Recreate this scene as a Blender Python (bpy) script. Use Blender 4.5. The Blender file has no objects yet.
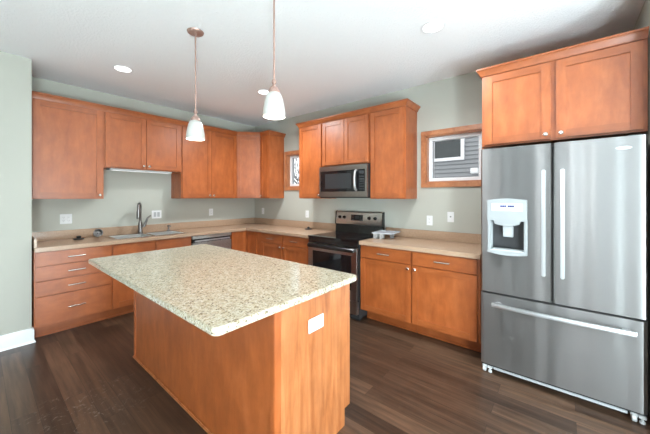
import bpy, bmesh, math, random
from mathutils import Vector, Matrix
R = math.radians
PI = math.pi
sc = bpy.context.scene
col = sc.collection
random.seed(7)

# ------------------------------------------------------------------ camera, world, lights
cam_d = bpy.data.cameras.new('camera')
cam = bpy.data.objects.new('camera', cam_d); col.objects.link(cam)
cam_d.sensor_width = 36.0
cam_d.lens = 36.0 * 289.0 / 650.0
cam_d.shift_y = -20.0 / 650.0
cam_d.clip_start = 0.05
cam.location = (-3.389, -4.542, 1.407)
# forward = (cos a, sin a), a = atan2(239, 289)
_a = math.atan2(239.0, 289.0)
cam.rotation_euler = (R(90), 0, _a - R(90))
sc.camera = cam

world = bpy.data.worlds.new('sky'); sc.world = world
world.use_nodes = True
bg = world.node_tree.nodes['Background']
bg.inputs[0].default_value = (0.94, 0.97, 1.0, 1)
bg.inputs[1].default_value = 1.35

sc.view_settings.view_transform = 'Standard'
sc.view_settings.look = 'None'
sc.view_settings.exposure = 0.42
sc.view_settings.gamma = 1.0
sc.view_settings.use_curve_mapping = False

sc.cycles.caustics_reflective = False
sc.cycles.caustics_refractive = False
sc.cycles.sample_clamp_indirect = 6.0
sc.cycles.blur_glossy = 1.0
sc.cycles.use_adaptive_sampling = False
world.cycles.sampling_method = 'NONE'

def area_light(name, loc, rot, sx, sy, energy, color=(1, 1, 1), spread=180):
    d = bpy.data.lights.new(name, 'AREA'); d.shape = 'RECTANGLE'
    d.size = sx; d.size_y = sy; d.energy = energy; d.color = color; d.spread = R(spread)
    o = bpy.data.objects.new(name, d); col.objects.link(o)
    o.location = loc; o.rotation_euler = rot
    return o
# daylight through the big windows of the living room behind the camera
area_light('daylight_far_window', (-8.1, -4.92, 1.45), (0, R(-90), 0), 2.1, 1.15, 5, (0.85, 0.94, 1.0))
area_light('daylight_far_door', (-8.1, -7.2, 1.3), (0, R(-90), 0), 2.2, 1.7, 8, (0.85, 0.94, 1.0))
area_light('daylight_front_door', (-4.2, -8.6, 1.3), (R(90), 0, 0), 2.6, 2.2, 6, (0.95, 0.98, 1.0))
# photographer's flash just above the camera
fl = bpy.data.lights.new('camera_flash', 'AREA'); fl.shape = 'DISK'; fl.size = 0.22; fl.energy = 4; fl.color = (0.90, 0.97, 1.0)
flo = bpy.data.objects.new('camera_flash', fl); col.objects.link(flo)
flo.location = (-3.38, -4.68, 1.68)
flo.rotation_euler = (R(86), 0, _a - R(90))

# unseen fill lights added low behind the camera to brighten walls and ceiling
for _x, _y, _z, _e in ((-4.25, -6.15, 0.5, 320), (-2.6, -6.6, 0.7, 200)):
    _l = bpy.data.lights.new('added_fill_light', 'POINT'); _l.energy = _e; _l.shadow_soft_size = 0.3; _l.color = (0.77, 0.93, 1.0)
    _o = bpy.data.objects.new('added_fill_light', _l); col.objects.link(_o); _o.location = (_x, _y, _z)

# ------------------------------------------------------------------ materials
def mat(name, color=(0.8, 0.8, 0.8), rough=0.5, metal=0.0, spec=0.5, **kw):
    m = bpy.data.materials.new(name); m.use_nodes = True
    b = m.node_tree.nodes['Principled BSDF']
    b.inputs['Base Color'].default_value = (*color, 1)
    b.inputs['Roughness'].default_value = rough
    b.inputs['Metallic'].default_value = metal
    b.inputs['Specular IOR Level'].default_value = spec
    for k, v in kw.items():
        b.inputs[k].default_value = v
    return m
def nd(m, t, **kw):
    n = m.node_tree.nodes.new(t)
    for k, v in kw.items(): setattr(n, k, v)
    return n
def lk(m, a, b): m.node_tree.links.new(a, b)
def bsdf(m): return m.node_tree.nodes['Principled BSDF']
def ramp(m, stops, interp='LINEAR'):
    n = nd(m, 'ShaderNodeValToRGB'); n.color_ramp.interpolation = interp
    e = n.color_ramp.elements
    while len(e) < len(stops): e.new(0.5)
    for x, (p, c) in zip(e, stops):
        x.position = p; x.color = (*c, 1)
    return n
def coords(m, scale, space='Object', rnd=True):
    tc = nd(m, 'ShaderNodeTexCoord'); mp = nd(m, 'ShaderNodeMapping')
    mp.inputs['Scale'].default_value = scale
    lk(m, tc.outputs[space], mp.inputs['Vector'])
    if rnd:
        oi = nd(m, 'ShaderNodeObjectInfo')
        ml = nd(m, 'ShaderNodeMath', operation='MULTIPLY'); ml.inputs[1].default_value = 37.0
        lk(m, oi.outputs['Random'], ml.inputs[0])
        ad = nd(m, 'ShaderNodeVectorMath', operation='ADD')
        lk(m, mp.outputs[0], ad.inputs[0]); lk(m, ml.outputs[0], ad.inputs[1])
        return ad.outputs[0]
    return mp.outputs[0]
def noise(m, vec, scale, detail=4, rough=0.55, dist=0.0):
    n = nd(m, 'ShaderNodeTexNoise'); n.inputs['Scale'].default_value = scale
    n.inputs['Detail'].default_value = detail; n.inputs['Roughness'].default_value = rough
    n.inputs['Distortion'].default_value = dist
    lk(m, vec, n.inputs['Vector']); return n
def bump(m, h, strength, dist=0.01):
    b = nd(m, 'ShaderNodeBump'); b.inputs['Strength'].default_value = strength; b.inputs['Distance'].default_value = dist
    lk(m, h, b.inputs['Height']); lk(m, b.outputs[0], bsdf(m).inputs['Normal'])
def mix(m, fac, a, b, mode='MIX'):
    n = nd(m, 'ShaderNodeMix', data_type='RGBA', blend_type=mode)
    for s, v in ((0, fac), (6, a), (7, b)):
        if hasattr(v, 'is_output'): lk(m, v, n.inputs[s])
        elif s == 0: n.inputs[0].default_value = v
        else: n.inputs[s].default_value = (*v, 1)
    return n.outputs[2]

def wood(name, scale, dark, mid, light, rough=0.36):
    m = mat(name, mid, rough, spec=0.75)
    v = coords(m, scale)
    n1 = noise(m, v, 5.0, 5, 0.6, 0.6)
    r1 = ramp(m, [(0.30, dark), (0.5, mid), (0.72, light)])
    lk(m, n1.outputs[0], r1.inputs[0])
    v2 = coords(m, (3, 3, 2.0))
    n2 = noise(m, v2, 3.0, 5, 0.6)
    r2 = ramp(m, [(0.3, (0.82, 0.79, 0.77)), (0.7, (1.12, 1.12, 1.12))])
    lk(m, n2.outputs[0], r2.inputs[0])
    c = mix(m, 1.0, r1.outputs[0], r2.outputs[0], 'MULTIPLY')
    lk(m, c, bsdf(m).inputs['Base Color'])
    n3 = noise(m, v, 30, 3)
    bump(m, n3.outputs[0], 0.05, 0.002)
    return m
WD, WM, WL = (0.335, 0.082, 0.018), (0.39, 0.102, 0.024), (0.45, 0.128, 0.036)
wood_v = wood('maple_vertical_grain', (3.2, 3.2, 0.7), WD, WM, WL)
wood_h = wood('maple_horizontal_grain', (0.7, 3.2, 3.2), tuple(x * .9 for x in WD), tuple(x * .9 for x in WM), tuple(x * .9 for x in WL))
ID, IM, IL = (0.29, 0.080, 0.022), (0.44, 0.150, 0.048), (0.53, 0.205, 0.078)
island_wood = wood('island_oak_grain', (5, 5, 0.45), ID, IM, IL, 0.36)
trim_wood = wood('window_trim_wood', (3, 3, 3), (0.40, 0.14, 0.055), (0.48, 0.19, 0.08), (0.54, 0.23, 0.10), 0.35)
WOOD = [wood_v, wood_h]
cab_in = mat('cabinet_shadow_gap', (0.07, 0.025, 0.012), 0.6)

def wallmat(name, c):
    m = mat(name, c, 0.6, spec=0.3)
    v = coords(m, (1, 1, 1), rnd=False)
    n = noise(m, v, 260, 2); bump(m, n.outputs[0], 0.06, 0.002)
    return m
wall_m = wallmat('sage_wall_paint', (0.482, 0.482, 0.423))
ceil_m = mat('textured_ceiling', (0.94, 0.945, 0.955), 0.9, spec=0.1)
_v = coords(ceil_m, (1, 1, 1), rnd=False)
_n = noise(ceil_m, _v, 55, 5, 0.7); bump(ceil_m, _n.outputs[0], 0.55, 0.02)
white_trim = mat('white_trim_paint', (0.86, 0.87, 0.88), 0.35)

# floor: dark planks running along Y
floor_m = mat('dark_plank_floor', (0.05, 0.03, 0.022), 0.3, spec=0.4)
def _floor():
    m = floor_m
    tc = nd(m, 'ShaderNodeTexCoord'); mp = nd(m, 'ShaderNodeMapping')
    mp.inputs['Rotation'].default_value = (0, 0, R(90))
    lk(m, tc.outputs['Object'], mp.inputs['Vector'])
    br = nd(m, 'ShaderNodeTexBrick'); br.offset = 0.37
    br.inputs['Scale'].default_value = 1.0
    br.inputs['Brick Width'].default_value = 1.15; br.inputs['Row Height'].default_value = 0.125
    br.inputs['Mortar Size'].default_value = 0.0012; br.inputs['Mortar Smooth'].default_value = 0.3
    br.inputs['Color1'].default_value = (0.2, 0.2, 0.2, 1); br.inputs['Color2'].default_value = (0.8, 0.8, 0.8, 1)
    br.inputs['Mortar'].default_value = (0.0, 0.0, 0.0, 1)
    lk(m, mp.outputs[0], br.inputs['Vector'])
    rp = ramp(m, [(0.0, (0.025, 0.014, 0.009)), (0.2, (0.045, 0.025, 0.016)), (0.8, (0.110, 0.062, 0.038))])
    lk(m, br.outputs['Color'], rp.inputs[0])
    mp2 = nd(m, 'ShaderNodeMapping'); mp2.inputs['Scale'].default_value = (9, 0.55, 1)
    lk(m, tc.outputs['Object'], mp2.inputs['Vector'])
    # shift the grain plank by plank
    ad = nd(m, 'ShaderNodeVectorMath', operation='MULTIPLY_ADD'); ad.inputs[1].default_value = (13, 13, 13)
    lk(m, br.outputs['Color'], ad.inputs[0]); lk(m, mp2.outputs[0], ad.inputs[2])
    n = noise(m, ad.outputs[0], 3.6, 3, 0.55, 0.2)
    r2 = ramp(m, [(0.25, (0.5, 0.48, 0.47)), (0.5, (1, 1, 1)), (0.75, (1.65, 1.58, 1.5))])
    lk(m, n.outputs[0], r2.inputs[0])
    c = mix(m, 1.0, rp.outputs[0], r2.outputs[0], 'MULTIPLY')
    # pale plaster dust scuffed on the boards
    n4 = noise(m, tc.outputs['Object'], 22, 8, 0.75, 1.2)
    r4 = ramp(m, [(0.56, (0, 0, 0)), (0.66, (1, 1, 1))]); lk(m, n4.outputs[0], r4.inputs[0])
    vm = nd(m, 'ShaderNodeVectorMath', operation='DISTANCE'); vm.inputs[1].default_value = (-2.93, -2.1, 0)
    lk(m, tc.outputs['Object'], vm.inputs[0])
    r5 = ramp(m, [(0.10, (1, 1, 1)), (0.45, (0, 0, 0))]); lk(m, vm.outputs['Value'], r5.inputs[0])
    f = mix(m, 1.0, r4.outputs[0], r5.outputs[0], 'MULTIPLY')
    f2 = nd(m, 'ShaderNodeMath', operation='MULTIPLY'); f2.inputs[1].default_value = 0.5; lk(m, f, f2.inputs[0])
    c2 = mix(m, f2.outputs[0], c, (0.45, 0.42, 0.40))
    lk(m, c2, bsdf(m).inputs['Base Color'])
    n5 = noise(m, tc.outputs['Object'], 3, 4)
    mr = nd(m, 'ShaderNodeMapRange'); mr.inputs['To Min'].default_value = 0.2; mr.inputs['To Max'].default_value = 0.36
    lk(m, n5.outputs[0], mr.inputs[0])
_floor()

# granite
granite = mat('speckled_cream_granite', (0.7, 0.63, 0.5), 0.14)
def _granite():
    m = granite
    v = coords(m, (1, 1, 1), rnd=False)
    n1 = noise(m, v, 48, 5, 0.65, 0.6)
    r1 = ramp(m, [(0.30, (0.37, 0.32, 0.235)), (0.44, (0.52, 0.47, 0.36)), (0.60, (0.59, 0.56, 0.46)), (0.75, (0.54, 0.51, 0.44))])
    lk(m, n1.outputs[0], r1.inputs[0])
    vo = nd(m, 'ShaderNodeTexVoronoi'); vo.inputs['Scale'].default_value = 150; lk(m, v, vo.inputs['Vector'])
    sx = nd(m, 'ShaderNodeSeparateColor'); lk(m, vo.outputs['Color'], sx.inputs[0])
    r2 = ramp(m, [(0.0, (0.20, 0.15, 0.10)), (0.08, (0.36, 0.29, 0.20)), (0.17, (0.80, 0.76, 0.66)), (0.6, (1, 0.98, 0.94)), (0.85, (1.1, 1.08, 1.04))], 'CONSTANT')
    lk(m, sx.outputs[0], r2.inputs[0])
    n2 = noise(m, v, 70, 3, 0.6)
    r3 = ramp(m, [(0.42, (0.45, 0.45, 0.45)), (0.58, (1, 1, 1))]); lk(m, n2.outputs[0], r3.inputs[0])
    c = mix(m, r3.outputs[0], r1.outputs[0], mix(m, 1.0, r1.outputs[0], r2.outputs[0], 'MULTIPLY'))
    n3 = noise(m, v, 95, 4, 0.7, 1.0)
    r4 = ramp(m, [(0.61, (0, 0, 0)), (0.67, (1, 1, 1))]); lk(m, n3.outputs[0], r4.inputs[0])
    c2 = mix(m, r4.outputs[0], c, (0.12, 0.085, 0.065))
    lk(m, c2, bsdf(m).inputs['Base Color'])
_granite()

# tan laminate
laminate = mat('tan_laminate', (0.5, 0.36, 0.26), 0.22)
def _lam():
    m = laminate
    v = coords(m, (1, 1, 1), rnd=False)
    n1 = noise(m, v, 160, 3, 0.7)
    r1 = ramp(m, [(0.35, (0.39, 0.255, 0.165)), (0.65, (0.51, 0.355, 0.245))])
    lk(m, n1.outputs[0], r1.inputs[0]); lk(m, r1.outputs[0], bsdf(m).inputs['Base Color'])
_lam()

def steel(name, c, rough, scale, bs=0.02, wave=0.0, aniso=0.0):
    m = mat(name, c, rough, 1.0)
    v = coords(m, scale)
    n = noise(m, v, 60, 3, 0.6)
    mr = nd(m, 'ShaderNodeMapRange'); mr.inputs['To Min'].default_value = rough * 0.85; mr.inputs['To Max'].default_value = rough * 1.2
    if bs:
        lk(m, n.outputs[0], mr.inputs[0]); lk(m, mr.outputs[0], bsdf(m).inputs['Roughness'])
        bump(m, n.outputs[0], bs, 0.001)
    if wave:
        v2 = coords(m, (1.0, 1.0, 0.35), rnd=True)
        n2 = noise(m, v2, 2.6, 1, 0.4)
        b2 = nd(m, 'ShaderNodeBump'); b2.inputs['Strength'].default_value = wave; b2.inputs['Distance'].default_value = 0.02
        lk(m, n2.outputs[0], b2.inputs['Height'])
        b1 = [x for x in m.node_tree.nodes if x.type == 'BUMP' and x != b2][0]
        lk(m, b2.outputs[0], b1.inputs['Normal'])
    return m
def brushed(m, amount, rot):
    b = bsdf(m); b.inputs['Anisotropic'].default_value = amount; b.inputs['Anisotropic Rotation'].default_value = rot
    tn = nd(m, 'ShaderNodeTangent', direction_type='UV_MAP'); tn.uv_map = 'brush'
    lk(m, tn.outputs[0], b.inputs['Tangent'])
fridge_steel = steel('brushed_fridge_steel', (0.34, 0.335, 0.33), 0.35, (0.6, 0.6, 9), 0.0)
brushed(fridge_steel, 0.95, 0.25)
dark_steel = steel('dark_range_steel', (0.42, 0.40, 0.385), 0.28, (0.6, 0.6, 9), 0.03)
micro_steel = steel('dark_microwave_steel', (0.31, 0.285, 0.27), 0.28, (0.6, 0.6, 9), 0.03)
light_steel = steel('light_range_steel', (0.55, 0.54, 0.52), 0.28, (0.6, 0.6, 9), 0.03)
sink_steel = steel('sink_steel', (0.80, 0.80, 0.79), 0.34, (3, 3, 3), 0.02)
rim_steel = mat('polished_sink_rim', (0.50, 0.47, 0.44), 0.16, 1.0)
nickel = mat('satin_nickel', (0.72, 0.69, 0.65), 0.25, 1.0)
faucet_m = mat('gunmetal_faucet', (0.24, 0.225, 0.22), 0.28, 1.0)
handle_m = mat('satin_fridge_handle', (0.62, 0.63, 0.64), 0.3, 0.9)
bronze = mat('antique_copper', (0.46, 0.30, 0.25), 0.38, 0.7)
black_glass = mat('black_glass', (0.008, 0.008, 0.009), 0.05)
black_gloss = mat('black_enamel', (0.012, 0.012, 0.012), 0.18)
black_mat = mat('matte_black', (0.015, 0.015, 0.015), 0.5)
dark_grey = mat('dark_grey_plastic', (0.035, 0.035, 0.037), 0.45)
ring_m = mat('burner_ring_grey', (0.09, 0.09, 0.09), 0.2)
white_plastic = mat('white_plastic', (0.60, 0.605, 0.60), 0.4)
grey_plastic = mat('pale_grey_plastic', (0.45, 0.465, 0.47), 0.4)
disp_grey = mat('dispenser_silver_plastic', (0.36, 0.375, 0.38), 0.35)
cavity_grey = mat('dispenser_cavity_grey', (0.52, 0.55, 0.555), 0.4)
screen_blue = mat('blue_display_digits', (0.03, 0.04, 0.20), 0.3)
outlet_white = mat('outlet_white_plastic', (0.80, 0.805, 0.80), 0.4)
slot_m = mat('outlet_slots', (0.25, 0.25, 0.25), 0.5)
vinyl = mat('white_vinyl', (0.88, 0.89, 0.90), 0.35)
pane_m = mat('window_glass', (1, 1, 1), 0.0, **{'Transmission Weight': 1.0, 'IOR': 1.05})
clear_plastic = mat('cloudy_clear_plastic', (0.85, 0.87, 0.92), 0.15, **{'Transmission Weight': 0.45, 'IOR': 1.3})
def emit(name, c, s, base=(0.8, 0.8, 0.8)):
    m = mat(name, base, 0.4)
    b = bsdf(m); b.inputs['Emission Color'].default_value = (*c, 1); b.inputs['Emission Strength'].default_value = s
    m.cycles.emission_sampling = 'NONE'
    return m
lens_m = emit('lit_recessed_lens', (1, 0.98, 0.95), 2.5)
shade_m = emit('lit_frosted_glass_shade', (1, 0.95, 0.86), 0.08, (0.46, 0.46, 0.43))
bulb_m = emit('lit_bulb', (1, 0.93, 0.82), 3.0)
strip_m = emit('lit_tube_lens', (1, 0.98, 0.95), 0.25, (0.85, 0.85, 0.85))
siding = mat('blue_grey_siding', (0.30, 0.312, 0.322), 0.6)
snow = mat('snowy_ground', (0.8, 0.82, 0.85), 0.8)
bark = mat('dark_bark', (0.06, 0.053, 0.05), 0.9)
nb_glass = mat('dark_reflective_glass', (0.05, 0.06, 0.06), 0.08)
roof_m = mat('grey_shingle', (0.10, 0.10, 0.11), 0.9)

# ------------------------------------------------------------------ mesh helpers
class MB:
    def __init__(s): s.bm = bmesh.new()
    def add(s, b2, mi=0, M=None):
        if M is not None: bmesh.ops.transform(b2, matrix=M, verts=b2.verts)
        vm = {v: s.bm.verts.new(v.co) for v in b2.verts}
        for f in b2.faces:
            nf = s.bm.faces.new([vm[v] for v in f.verts]); nf.material_index = mi
        b2.free(); return s
    def box(s, x0, x1, y0, y1, z0, z1, bev=0.0, mi=0, seg=2, M=None):
        b = bmesh.new(); bmesh.ops.create_cube(b, size=1)
        for v in b.verts:
            v.co = Vector(((x0 + x1) / 2 + v.co.x * (x1 - x0), (y0 + y1) / 2 + v.co.y * (y1 - y0), (z0 + z1) / 2 + v.co.z * (z1 - z0)))
        if bev: bmesh.ops.bevel(b, geom=list(b.edges), offset=bev, segments=seg, affect='EDGES', clamp_overlap=True)
        return s.add(b, mi, M)
    def prism(s, poly, z0, z1, mi=0, bev=0.0, M=None, seg=2):
        b = bmesh.new()
        lo = [b.verts.new((x, y, z0)) for x, y in poly]; hi = [b.verts.new((x, y, z1)) for x, y in poly]
        n = len(poly)
        b.faces.new(list(reversed(lo))); b.faces.new(hi)
        for i in range(n): b.faces.new([lo[i], lo[(i + 1) % n], hi[(i + 1) % n], hi[i]])
        bmesh.ops.recalc_face_normals(b, faces=b.faces)
        if bev: bmesh.ops.bevel(b, geom=list(b.edges), offset=bev, segments=seg, affect='EDGES', clamp_overlap=True)
        return s.add(b, mi, M)
    def lathe(s, prof, c=(0, 0, 0), seg=32, mi=0, M=None, closed=False):
        b = bmesh.new(); rings = []
        for r, z in prof:
            if r < 1e-6: rings.append([b.verts.new((0, 0, z))])
            else: rings.append([b.verts.new((r * math.cos(2 * PI * k / seg), r * math.sin(2 * PI * k / seg), z)) for k in range(seg)])
        pairs = list(zip(rings, rings[1:]))
        if closed: pairs.append((rings[-1], rings[0]))
        for A, B in pairs:
            for k in range(seg):
                k2 = (k + 1) % seg
                if len(A) == 1 and len(B) == 1: continue
                if len(A) == 1: b.faces.new([A[0], B[k2], B[k]])
                elif len(B) == 1: b.faces.new([A[k], A[k2], B[0]])
                else: b.faces.new([A[k], A[k2], B[k2], B[k]])
        bmesh.ops.recalc_face_normals(b, faces=b.faces)
        T = Matrix.Translation(c)
        return s.add(b, mi, T if M is None else T @ M)
    def tube(s, pts, r, seg=12, mi=0, M=None):
        pts = [Vector(p) for p in pts]; n = len(pts)
        rs = r if isinstance(r, (list, tuple)) else [r] * n
        b = bmesh.new(); rings = []
        t0 = (pts[1] - pts[0]).normalized()
        up = Vector((0, 0, 1)) if abs(t0.z) < 0.9 else Vector((1, 0, 0))
        u = t0.cross(up).normalized()
        for i, p in enumerate(pts):
            t = (pts[min(i + 1, n - 1)] - pts[max(i - 1, 0)]).normalized()
            u = (u - t * u.dot(t)).normalized(); w = t.cross(u)
            rings.append([b.verts.new(p + (u * math.cos(2 * PI * k / seg) + w * math.sin(2 * PI * k / seg)) * rs[i]) for k in range(seg)])
        for A, B in zip(rings, rings[1:]):
            for k in range(seg): b.faces.new([A[k], A[(k + 1) % seg], B[(k + 1) % seg], B[k]])
        b.faces.new(list(reversed(rings[0]))); b.faces.new(rings[-1])
        bmesh.ops.recalc_face_normals(b, faces=b.faces)
        return s.add(b, mi, M)
    def sweep(s, path, prof, mi=0):
        # path in plan, prof = (outward, z); outward is to the right of travel
        b = bmesh.new(); P = [Vector((x, y)) for x, y in path]; rings = []
        for i, p in enumerate(P):
            ns = []
            if i > 0: d = (P[i] - P[i - 1]).normalized(); ns.append(Vector((d.y, -d.x)))
            if i < len(P) - 1: d = (P[i + 1] - P[i]).normalized(); ns.append(Vector((d.y, -d.x)))
            m = sum(ns, Vector((0, 0))).normalized(); k = 1 / max(0.3, m.dot(ns[0]))
            rings.append([b.verts.new((p.x + m.x * o * k, p.y + m.y * o * k, z)) for o, z in prof])
        q = len(prof)
        for A, B in zip(rings, rings[1:]):
            for k in range(q): b.faces.new([A[k], A[(k + 1) % q], B[(k + 1) % q], B[k]])
        b.faces.new(rings[0]); b.faces.new(list(reversed(rings[-1])))
        bmesh.ops.recalc_face_normals(b, faces=b.faces)
        return s.add(b, mi)
    def build(s, name, mats, parent=None, loc=None, rz=None, smooth=35, uv=False):
        me = bpy.data.meshes.new(name)
        s.bm.normal_update(); s.bm.to_mesh(me); s.bm.free()
        for m in (mats if isinstance(mats, (list, tuple)) else [mats]): me.materials.append(m)
        if smooth:
            for p in me.polygons: p.use_smooth = True
            me.set_sharp_from_angle(angle=R(smooth))
        if uv:
            ul = me.uv_layers.new(name='brush')
            for lp in me.loops: c = me.vertices[lp.vertex_index].co; ul.data[lp.index].uv = (c.x, c.z)
        o = bpy.data.objects.new(name, me); col.objects.link(o)
        if parent: o.parent = parent
        if loc is not None: o.location = loc
        if rz is not None: o.rotation_euler = (0, 0, rz)
        return o
def tag(o, label=None, cat=None, group=None, kind=None):
    if label: o['label'] = label
    if cat: o['category'] = cat
    if group: o['group'] = group
    if kind: o['kind'] = kind
    return o
def thing(name, label, cat, loc=(0, 0, 0), rz=0.0, group=None):
    o = bpy.data.objects.new(name, None); col.objects.link(o)
    o.empty_display_size = 0.1
    o.location = loc; o.rotation_euler = (0, 0, rz)
    return tag(o, label, cat, group)
def struct(name, mb, m, parent=None, label=None, cat=None, **kw):
    o = mb.build(name, m, parent, **kw)
    if not parent: tag(o, label, cat, kind='structure')
    return o
def copy_thing(o, loc, rz=None, label=None):
    r = o.copy(); col.objects.link(r); r.location = loc
    if rz is not None: r.rotation_euler = (0, 0, rz)
    if label: r['label'] = label
    for ch in [x for x in o.children]:
        c = ch.copy(); col.objects.link(c); c.parent = r
        for g in [x for x in ch.children]:
            d = g.copy(); col.objects.link(d); d.parent = c
    return r
RW = -PI / 2      # rotation of everything that stands against the right wall (front looks to -X)

# ------------------------------------------------------------------ room shell
XF, YF, H = -8.2, -8.7, 2.743
W1 = (-0.905, -1.44, 1.575, 2.12)      # rough openings in the right wall: y0, y1, z0, z1
W2 = (-3.290, -3.89, 1.575, 2.12)
struct('floor', MB().box(XF - .1, 0.15, YF - .1, 0.15, -0.1, 0.0), floor_m, label='dark brown plank floor', cat='floor')
struct('ceiling', MB().box(XF - .1, 0.15, YF - .1, 0.15, H, H + 0.1), ceil_m, label='white textured ceiling', cat='ceiling')
struct('wall_back', MB().box(-3.2, 0.15, 0.0, 0.15, 0, H), wall_m, label='sage green wall behind the sink', cat='wall')
wr = MB()
y1 = YF
def seg_wall(ya, yb, z0, z1): wr.box(0.0, 0.15, ya, yb, z0, z1)
seg_wall(W1[0], 0.0, 0, H); seg_wall(W1[1], W1[0], 0, W1[2]); seg_wall(W1[1], W1[0], W1[3], H)
seg_wall(W2[0], W1[1], 0, H); seg_wall(W2[1], W2[0], 0, W2[2]); seg_wall(W2[1], W2[0], W2[3], H)
seg_wall(YF, W2[1], 0, H)
struct('wall_right', wr, wall_m, label='sage green wall behind the range', cat='wall')
struct('wall_left', MB().box(XF, -3.042, -0.57, 0.15, 0, H, 0.004), wall_m, label='sage green wall at the left', cat='wall')
struct('wall_alcove', MB().box(-0.88, 0.0, -5.09, -4.965, 0, H, 0.004), wall_m, label='sage green side wall beside the refrigerator', cat='wall')
struct('bounce_floor', MB().box(XF, -3.95, YF, -0.575, 0.0, 0.012, 0.004).box(-3.95, 0.0, YF, -5.15, 0.0, 0.012, 0.004), mat('pale_bounce_floor', (0.72, 0.71, 0.69), 0.95, spec=0.1), label='unseen pale floor cover added behind the camera to bounce light upwards', cat='bounce_floor')  # unseen pale floor cover, added to bounce light up to the ceiling
# living room walls behind the camera with big windows
wf = MB()
for ya, yb, z0, z1 in ((-.57, -4.30, 0, H), (-4.30, -5.5, 0, .4), (-4.30, -5.5, 2.5, H), (-5.5, -6.35, 0, H), (-6.35, -8.05, 2.4, H), (-8.05, YF, 0, H)):
    wf.box(XF - .12, XF, yb, ya, z0, z1)
struct('wall_far', wf, mat('reflection_dark_wall', (0.16, 0.17, 0.17), 0.6), label='unseen living room wall with windows, darkened for the refrigerator reflections', cat='wall')  # unseen wall given a dark tone so the refrigerator reflects less brightness
wq = MB()
for xa, xb, z0, z1 in ((XF, -5.5, 0, H), (-5.5, -2.9, 2.4, H), (-2.9, 0.15, 0, H)):
    wq.box(xa, xb, YF - .12, YF, z0, z1)
struct('wall_front', wq, wall_m, label='sage green living room wall with a patio door', cat='wall')
def frame_boxes(mb, u0, u1, z0, z1, w, put):
    put(mb, u0, u1, z0, z0 + w); put(mb, u0, u1, z1 - w, z1); put(mb, u0, u0 + w, z0 + w, z1 - w); put(mb, u1 - w, u1, z0 + w, z1 - w)
mb = MB(); frame_boxes(mb, -5.5, -4.3, .4, 2.5, .07, lambda m, a, b, c, d: m.box(XF - .1, XF + .015, a, b, c, d))
struct('window_3', mb, white_trim, label='white framed living room window', cat='window')
mb = MB()
for a, b in ((-8.05, -7.2), (-7.2, -6.35)): frame_boxes(mb, a, b, 0, 2.4, .08, lambda m, a, b, c, d: m.box(XF - .1, XF + .015, a, b, c, d))
struct('window_4', mb, white_trim, label='white framed tall living room window', cat='window')
mb = MB()
for a, b in ((-5.5, -4.2), (-4.2, -2.9)): frame_boxes(mb, a, b, 0, 2.4, .08, lambda m, a, b, c, d: m.box(a, b, YF - .1, YF + .015, c, d))
struct('door_1', mb, white_trim, label='white sliding patio door of the living room', cat='door')
# baseboard on the left wall: runs along the face and turns at the end
bbp = [(0, 0), (0.016, 0), (0.016, 0.115), (0.011, 0.135), (0, 0.14)]
mb = MB(); mb.sweep([(XF + .01, -0.57), (-3.042, -0.57), (-3.042, -0.535)], bbp); mb.sweep([(XF + .01, -0.586), (-3.026, -0.586), (-3.026, -0.55)], [(0, 0), (0.011, 0), (0.007, 0.012), (0, 0.016)])
struct('baseboard_left', mb, white_trim, label='tall white baseboard along the left wall', cat='baseboard')

# ------------------------------------------------------------------ windows in the right wall
def window(name, W, label):
    ya, yb, z0, z1 = W   # ya > yb
    cw = 0.058
    mb = MB()
    def p(m, a, b, c, d): m.box(-0.02, -0.001, a, b, c, d, 0.004)
    mb.box(-0.02, -0.001, yb - cw, ya + cw, z1, z1 + cw, 0.004); mb.box(-0.02, -0.001, yb - cw, ya + cw, z0 - cw, z0, 0.004)
    mb.box(-0.02, -0.001, ya, ya + cw, z0, z1, 0.004); mb.box(-0.02, -0.001, yb - cw, yb, z0, z1, 0.004)
    o = struct(name, mb, trim_wood, label=label, cat='window')
    j = MB(); t = 0.012
    j.box(-0.004, 0.10, ya - t, ya, z0, z1); j.box(-0.004, 0.10, yb, yb + t, z0, z1); j.box(-0.004, 0.10, yb, ya, z0, z0 + t); j.box(-0.004, 0.10, yb, ya, z1 - t, z1)
    j.build('jamb', trim_wood, o)
    v = MB(); frame_boxes(v, yb + t, ya - t, z0 + t, z1 - t, 0.042, lambda m, a, b, c, d: m.box(0.05, 0.12, a, b, c, d, 0.004))
    s = v.build('sash', vinyl, o)
    MB().box(0.083, 0.089, yb + t + .04, ya - t - .04, z0 + t + .04, z1 - t - .04).build('pane', pane_m, s)
    return o
window('window_1', W1, 'small window in stained wood trim beside the corner cabinet')
window('window_2', W2, 'window in stained wood trim with grey siding outside')

# outside: neighbour house, snow, bare tree
nh = thing('neighbour_house', 'blue grey house with lap siding seen through the window', 'house', (4.0, -3, -0.6))
mb = MB(); z = 0.0
while z < 6.0:
    b = bmesh.new()
    vs = [(-0.028, -4.5, z), (-0.028, 1.75, z), (0.0, 1.75, z + .1), (0.0, -4.5, z + .1), (0.0, -4.5, z), (0.0, 1.75, z)]
    V = [b.verts.new(q) for q in vs]
    b.faces.new([V[0], V[1], V[2], V[3]]); b.faces.new([V[0], V[4], V[5], V[1]])
    mb.add(b); z += .1
mb.box(0.0, 5.0, -4.5, 1.75, 0, 6.0)
mb.build('siding', siding, nh, smooth=0)
MB().box(-0.05, 0.02, 1.68, 1.80, 0, 6.0).build('corner_board', vinyl, nh)
mb = MB(); frame_boxes(mb, 0.27, 1.03, 2.89, 3.47, .075, lambda m, a, b, c, d: m.box(-0.07, 0.02, a, b, c, d, .004))
hw = mb.build('window', vinyl, nh)
MB().box(-0.04, -0.03, 0.34, 0.96, 2.96, 3.40).build('pane', nb_glass, hw)
mb = MB(); mb.box(-0.11, 0, -0.03, 0.13, 2.55, 2.68, .012)
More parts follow.
